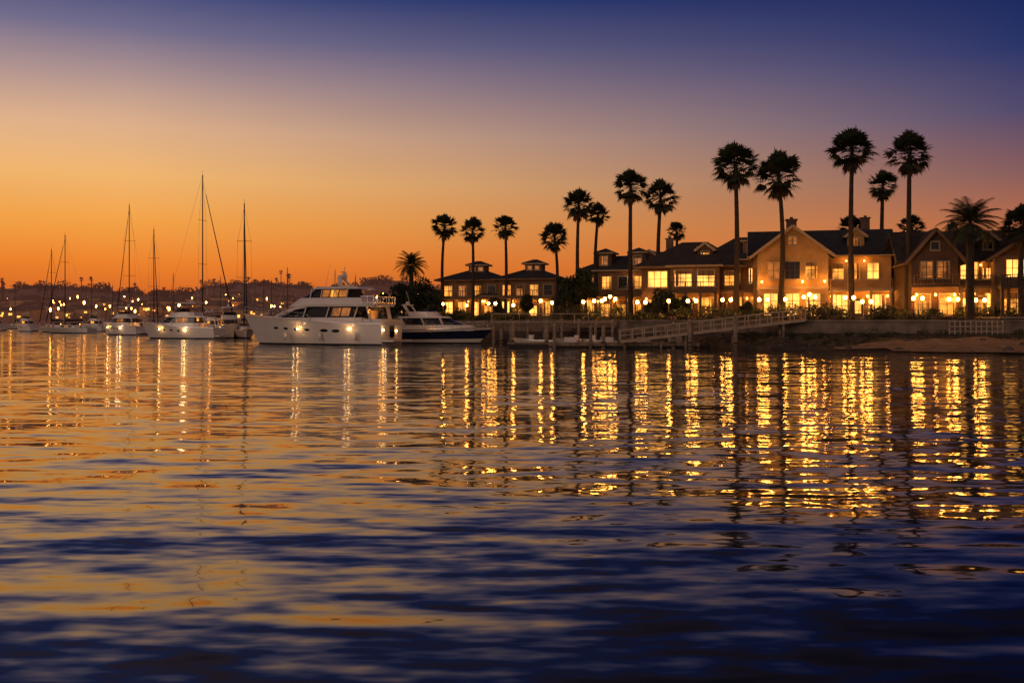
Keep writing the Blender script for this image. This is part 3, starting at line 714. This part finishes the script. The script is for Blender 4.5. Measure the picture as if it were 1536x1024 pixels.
def ring(xa,xf,hw,nose,z,pinch=.9):
    pts=[]; n=9
    side=[(xa,0),(xa,hw*pinch*.6),(xa+.12,hw*pinch),(xa+.9,hw),((xa+xf-nose)/2,hw)]
    for k in range(n):
        a=k/(n-1)*math.pi/2; side.append((xf-nose+nose*math.sin(a)**.9,hw*max(0.0,math.cos(a))**.62))
    for q in side[:-1]: pts.append((q[0],q[1],z))
    pts.append((side[-1][0],0,z))
    for q in reversed(side[1:-1]): pts.append((q[0],-q[1],z))
    return pts
def tier(o,part,m,a,z0,b,z1,mid=None):
    rs=[ring(*a,z0)]
    if mid: rs.append(ring(*mid[0],mid[1]))
    rs.append(ring(*b,z1)); o.loft(part,m,rs)
def bowrail(o,secs,i0,h=.75):
    for sg in (-1,1):
        pr=None
        for i in range(i0,len(secs)):
            s=secs[i][-1]; q=Vector((s[0]-.05,sg*max(.02,s[1]-.12),s[2])); t=q+Vector((0,0,h*min(1,(i-i0+1)/2)))
            if i%2==0: o.cyl('bow_rail','steel',q,t,.022,n=5)
            if pr: o.cyl('bow_rail','steel',pr,t,.024,n=5); o.cyl('bow_rail','steel',pr-Vector((0,0,.35)),t-Vector((0,0,.35)),.014,n=5)
            pr=t
def port(o,at,t,u,w=.5,h=.14,m='glass'):
    for sg in (-1,1):
        a=at(t-.01,u);b=at(t+.01,u); c=at(t,u); d=Vector((b[0]-a[0],b[1]-a[1],0)).normalized(); v=[]
        cu=at(t,min(1,u+.08)); up=Vector((cu[0]-c[0],cu[1]-c[1],cu[2]-c[2])).normalized()
        up=(up-d*up.dot(d)).normalized()
        outn=Vector((-d.y,d.x,0)).normalized()
        for k in range(12):
            q=k*math.pi/6; ee=Vector(c)+d*math.cos(q)*w/2+up*math.sin(q)*h+outn*.03; v.append((ee.x,sg*ee.y,ee.z))
        o.raw('portlights',m,v,[tuple(range(12))])
def bandwins(o,xa,xb,hw0,hw1,z0,z1,n,m,frame='white',sh=.0):
    for sg in (-1,1):
        for k in range(n):
            a=xa+(xb-xa)*k/n+.06; b=xa+(xb-xa)*(k+1)/n-.06
            o.raw('side_windows',m[k%len(m)],[(a,sg*(hw0+.025),z0),(b,sg*(hw0+.025),z0),(b-sh,sg*(hw1+.025),z1),(a-sh,sg*(hw1+.025),z1)],[(0,1,2,3)])

# main motor yacht
o=O('motor_yacht',bx(474,108.5),108.5,0,180-19,1.06)
L_=17.2
secs,at=hull(o,L_,5.2,2.15,3.15,'white','boot',.11,stern=.93)
tier(o,'main_deckhouse','white',(-6.6,4.9,2.25,4.4),2.0,(-6.4,4.2,2.2,4.0),2.75)
tier(o,'saloon_windows','glass',(-5.6,4.1,2.14,4.0),2.74,(-5.4,1.4,2.02,3.2),3.85)
for x in (-5.55,-2.4,.2):
    for sg in (-1,1): o.beam('pillars','white',(x,sg*2.16,2.72),(x-.35,sg*2.05,3.9),.34,.1)
for sg in (-1,1):
    pr=None
    for k in range(10):
        t=k/9; q=Vector((-.2+4.4*t,sg*(2.2-.75*t**2.2),3.85-1.2*t**1.6))
        if pr: o.beam('side_arch','white',pr,q,.12,.3-.12*t)
        pr=q
bandwins(o,-5.0,-2.9,2.15,2.06,2.9,3.7,2,['litd','litd'],sh=.2)
tier(o,'flybridge_deck','white',(-7.9,2.6,2.45,3.2),3.84,(-8.0,2.2,2.5,3.0),4.08)
tier(o,'flybridge_coaming','white',(-6.6,2.3,2.35,2.9),4.06,(-6.3,1.3,2.15,2.6),4.72)
tier(o,'skylounge_windows','glass',(-4.9,1.2,1.98,2.3),4.70,(-4.5,-.5,1.78,1.5),5.62)
bandwins(o,-4.6,-1.8,2.0,1.82,4.82,5.5,3,['litd','lit','litd'],sh=.05)
for x in (-4.6,-3.1,-1.7,-.5):
    for sg in (-1,1): o.beam('pillars','white',(x,sg*2.02,4.7),(x-.1,sg*1.84,5.64),.09,.07)
tier(o,'hardtop','white',(-6.0,-.1,2.05,2.0),5.60,(-5.6,-.6,1.75,1.8),5.86)
for sg in (-1,1):
    o.beam('overhang_struts','white',(-7.4,sg*2.2,2.3),(-7.0,sg*2.3,3.86),.5,.1); o.beam('radar_arch','white',(-3.6,sg*1.3,5.85),(-3.0,sg*.5,6.6),.4,.12)
o.box('radar_arch','white',(-3.0,0,6.62),(.5,1.3,.12)); o.sph('radar_dome','white',(-3.0,.35,6.85),.3,10,.75); o.sph('satellite_dome','white',(-3.0,-.5,6.95),.34,10,1)
o.cyl('mast','white',(-3.1,0,6.6),(-3.3,0,7.9),.05,.03); o.beam('radar_bar','white',(-3.2,-.6,7.35),(-3.2,.6,7.35),.1,.1)
for y in (-1.6,1.6): o.cyl('antennas','white',(-2,y,5.8),(-2.6,y,8.2),.022,.012,5)
rail(o,-7.8,-6.4,-2.35,4.08,'steel',.75,.5); rail(o,-7.8,-6.4,2.35,4.08,'steel',.75,.5); rail(o,-7.85,-7.85,-2.3,4.08,'steel',.75,.6,y1=2.3)
o.box('swim_platform','white',(-9.1,0,.45),(1.4,4.3,.16)); o.box('swim_platform_teak','teak',(-9.1,0,.54),(1.25,4.1,.03))
o.box('transom_door','glass',(-8.62,0,1.35),(.05,1.0,1.2)); o.box('cockpit_bulkhead','glass',(-6.66,0,2.9),(.06,3.2,1.3)); o.box('cockpit_bulkhead','litd',(-6.7,.2,3.0),(.04,1.6,.9))
o.box('cockpit_sides','white',(-7.6,-2.2,2.35),(2.0,.14,.5)); o.box('cockpit_sides','white',(-7.6,2.2,2.35),(2.0,.14,.5)); o.box('cockpit_sides','white',(-8.5,0,2.35),(.2,4.4,.5))
for t in (.5,.58,.66,.74): port(o,at,t,.62,.62,.13)
for t in (.3,.38): port(o,at,t,.62,.9,.16)
bowrail(o,secs,10,.75)
for x in (-6,-2,2):
    for sg in (-1,1): o.cyl('fenders','white2',(x,sg*2.68,.5),(x,sg*2.68,1.25),.14,.14)
for p_ in ((-8.66,2.0,1.5),(-8.66,-1.0,1.4),(-5.2,2.66,1.6),(.6,2.62,1.6)): o.sph('courtesy_lights','lampb',p_,.085,8)
for p_ in ((-9.1,2.4,1.6),(-5.2,3.4,1.8),(.6,3.4,1.7)): o.light(p_,9,(1,.60,.3),.1)
o.light((-7.3,0,3.6),25); o.light((-2,0,5.2),12)
o.done()

# sport yacht with navy hull
o=O('sport_yacht',bx(664,113),113,0,-17)
secs,at=hull(o,12.6,3.9,1.55,1.95,'white','boot',.16,stripe='navy',stern=.92)
tier(o,'deckhouse','white',(-5.0,4.6,1.55,4.2),1.45,(-4.6,3.4,1.45,3.6),2.1)
tier(o,'windscreen','glass',(-4.2,3.0,1.42,3.2),2.08,(-4.0,.6,1.22,2.0),2.9)
for x in (-4.1,-1.6,.6):
    for sg in (-1,1): o.beam('pillars','white',(x,sg*1.45,2.05),(x-.5,sg*1.26,2.95),.28,.08)
tier(o,'hardtop','white',(-5.2,1.0,1.4,2.2),2.88,(-5.0,.6,1.3,2.0),3.08)
tier(o,'flybridge','white',(-3.8,-.2,1.2,1.4),3.06,(-4.0,-.8,1.1,1.0),3.6)
tier(o,'flybridge_screen','glass',(-2.0,-.8,1.0,1.0),3.58,(-2.2,-1.4,.85,.6),3.95)
for sg in (-1,1): o.beam('radar_arch','white',(-3.4,sg*1.2,3.1),(-4.3,sg*1.0,4.35),.5,.1)
o.box('radar_arch','white',(-4.3,0,4.38),(.6,2.1,.12)); o.sph('radar_dome','white',(-4.3,0,4.6),.26,10,.7); o.cyl('antenna','white',(-4.3,.8,4.4),(-4.8,.8,6.0),.02)
o.box('swim_platform','white',(-6.7,0,.4),(1.0,3.3,.14)); bowrail(o,secs,11,.6)
for t in (.45,.55,.65): port(o,at,t,.62,.8,.12)
o.sph('courtesy_lights','lampb',(-6.35,-.9,1.3),.08); o.light((-6.8,-1,1.6),12)
o.done()

def cruiser(px,d,rot,L,W,sc=1,lit='litd',name='motor_boat',lights=True):
    o=O(name,bx(px,d),d,0,rot,sc); secs,at=hull(o,L,W,1.6,2.5,'white','boot',.12,stern=.9)
    h=L/2
    tier(o,'cabin','white',(-h*.62,h*.62,W*.38,h*.5),1.6,(-h*.6,h*.5,W*.37,h*.45),2.3)
    tier(o,'cabin_windows','glass',(-h*.55,h*.48,W*.36,h*.42),2.28,(-h*.54,h*.25,W*.34,h*.3),3.1)
    bandwins(o,-h*.5,-.1,W*.36,W*.34,2.4,3.0,3,['glass',lit,lit])
    tier(o,'bridge_deck','white',(-h*.8,h*.34,W*.41,h*.35),3.08,(-h*.8,h*.3,W*.4,h*.35),3.26)
    tier(o,'bridge_coaming','white',(-h*.5,h*.26,W*.36,h*.3),3.24,(-h*.48,h*.12,W*.33,h*.25),3.85)
    tier(o,'bridge_screen','glass',(-h*.2,h*.12,W*.32,h*.22),3.84,(-h*.2,0,W*.28,h*.15),4.35)
    tier(o,'bimini','white2',(-h*.55,h*.08,W*.36,h*.15),5.1,(-h*.52,h*.05,W*.34,h*.15),5.25)
    for x in (-h*.5,0):
        for s in (-1,1): o.cyl('bimini_frame','steel',(x,s*W*.33,3.8),(x,s*W*.33,5.12),.03,n=5)
    o.cyl('mast','white',(-h*.3,0,5.2),(-h*.35,0,6.4),.05,.03); o.sph('radar_dome','white',(-h*.3,0,5.5),.26,8,.7); o.cyl('antenna','white',(-h*.4,.8,5.2),(-h*.5,.8,7.6),.02,n=5)
    for s in (-1,1): o.beam('struts','white',(-h*.78,s*W*.38,1.7),(-h*.72,s*W*.38,3.1),.2,.08)
    bowrail(o,secs,11,.7); o.box('swim_platform','white',(-h-.4,0,.4),(.9,W*.8,.14))
    for t in (.45,.55,.65): port(o,at,t,.65,.55,.12)
    if lights:
        for q in ((-h*.3,W*.52,1.25),(h*.35,W*.46,1.4),(-h*.3,-W*.52,1.25)): o.sph('courtesy_lights','lampb',q,.10)
        o.light((-h*.75,0,2.9),30); o.light((-h*.3,W*.5+.7,1.6),14,(1,.66,.36)); o.light((-h*.3,-W*.5-.7,1.6),14,(1,.66,.36))
    o.done()
cruiser(270,145,180-10,12.4,4.2)
cruiser(184,186,180-28,11,3.9)
cruiser(345,152,-65,10,3.6,.9)

def sailboat(px,d,rot,L,mast,lit=True,dark=False,furl=True):
    o=O('sailboat',bx(px,d),d,0,rot); W=L*.29; x0=L*.06
    secs,at=hull(o,L,W,1.05,1.4,'navy' if dark else 'white2','boot',.14,stern=.75)
    tier(o,'coachroof','white2',(-L*.22,L*.28,W*.3,L*.25),1.1,(-L*.2,L*.2,W*.25,L*.2),1.75)
    bandwins(o,-L*.15,L*.08,W*.29,W*.26,1.3,1.6,3,['glass','litd' if lit else 'glass','glass'])
    o.cyl('mast','alu',(x0,0,1.3),(x0,0,mast),.12,.08,8)
    o.cyl('boom','alu',(x0,0,2.5),(x0-L*.4,0,2.6),.07,.06)
    rs=[]
    for k in range(9):
        t=k/8; r=.24*(1-.55*t)+.02*math.sin(k*2.1); rs.append([(x0-.1-L*.37*t,r*math.cos(a),2.78+r*1.1*math.sin(a)) for a in [j*math.pi/4 for j in range(8)]])
    o.loft('sail_cover','canvas',rs,smooth=True)
    for f_ in (.45,.72):
        o.cyl('spreaders','alu',(x0,-W*.34,mast*f_),(x0,W*.34,mast*f_),.035,n=5)
    for s in (-1,1):
        o.cyl('shrouds','steel',(x0,s*W*.46,1.2),(x0,s*W*.34,mast*.45),.016,n=4); o.cyl('shrouds','steel',(x0,s*W*.34,mast*.45),(x0,s*W*.3,mast*.72),.016,n=4); o.cyl('shrouds','steel',(x0,s*W*.3,mast*.72),(x0,0,mast*.97),.016,n=4)
    a=Vector((L*.48,0,1.5)); b=Vector((x0,0,mast*.97))
    o.cyl('forestay','steel',a,b,.02,n=4)
    if furl: o.cyl('furled_jib','canvas',a.lerp(b,.05),a.lerp(b,.9),.11,.05,6)
    o.cyl('backstay','steel',(-L*.48,0,1.2),(x0,0,mast),.016,n=4)
    o.cyl('masthead','alu',(x0,0,mast),(x0,0,mast+.7),.02,n=4)
    o.beam('sprayhood','canvas',(-L*.2,0,1.95),(-L*.13,0,1.95),W*.5,.45)
    bowrail(o,secs,17,.55)
    for k in range(6):
        for s in (-1,1):
            c=secs[3+k*3][-1]; o.cyl('stanchions','steel',(c[0],s*(c[1]-.08),c[2]),(c[0],s*(c[1]-.08),c[2]+.6),.015,n=4)
    if lit: o.sph('cabin_light','lamps',(-L*.25,0,1.9),.1,6)
    o.done()
sailboat(102,212,180-18,12.5,21.0); sailboat(80,232,180-30,11,19.3)
sailboat(197,200,180-40,13,26.0); sailboat(230,205,-60,11,21.5)
sailboat(297,160,-10,13.5,26.0); sailboat(366,150,-70,11,20.2)
for px,d,m_,ro in ((434,250,16,160),(505,280,17,150),(532,270,15,-60),(25,330,15,170),(140,300,16,165),(168,320,14,-50),(262,300,17,150),(330,280,15,-60),(398,290,15,150),(-40,320,16,160),(-110,300,17,160),(410,230,12,150)): sailboat(px,d,ro,9.5,m_,furl=False)
for px,d,ro in ((38,250,150),(-10,270,160),(140,245,160),(305,210,150),(322,190,-50),(398,240,150),(555,220,150),(520,200,-60)): cruiser(px,d,ro,8.5,3.2,.85,'lit',lights=False)

def skiff(px,d,rot,L=4.2,m='white2'):
    o=O('dinghy',bx(px,d),d,0,rot); secs,at=hull(o,L,1.7,.6,.85,m,'boot',.15,stern=.9,z0=-.15)
    o.box('thwart','teak',(0,0,.62),(.35,1.3,.05)); o.box('thwart','teak',(-1.1,0,.62),(.35,1.3,.05)); o.box('console','white2',(.2,0,.85),(.4,.5,.6))
    o.box('outboard','rubber',(-L/2-.15,0,.85),(.3,.35,.5)); o.box('outboard','rubber',(-L/2-.15,0,.3),(.12,.15,.8)); o.done()
skiff(868,97.5,165,5.2); skiff(893,98.5,170,4.2); skiff(800,100,160,4.6)
for px in (1010,1075,1160,1250,1400):
    b=shore(px)[1]+1.9; o=O('planter',bx(px,b),b,2.56); o.cyl('pot','stone',(0,0,0),(0,0,.5),.25,.36,10); quads(o,'plant','leaf2',(0,0,.8),(.42,.42,.4),220,.16); o.done()

# ------------------------------------------------------------------ camera
cam=bpy.data.cameras.new('camera'); co=bpy.data.objects.new('camera',cam); scene.collection.objects.link(co); scene.camera=co
co.location=(0,0,2.5); co.rotation_euler=(math.radians(90),0,0); cam.lens=35; cam.sensor_width=36; cam.shift_y=-30/1536; cam.clip_start=.1; cam.clip_end=6000
scene.view_settings.view_transform='Standard'; scene.view_settings.look='None'; scene.view_settings.exposure=0; scene.view_settings.gamma=1
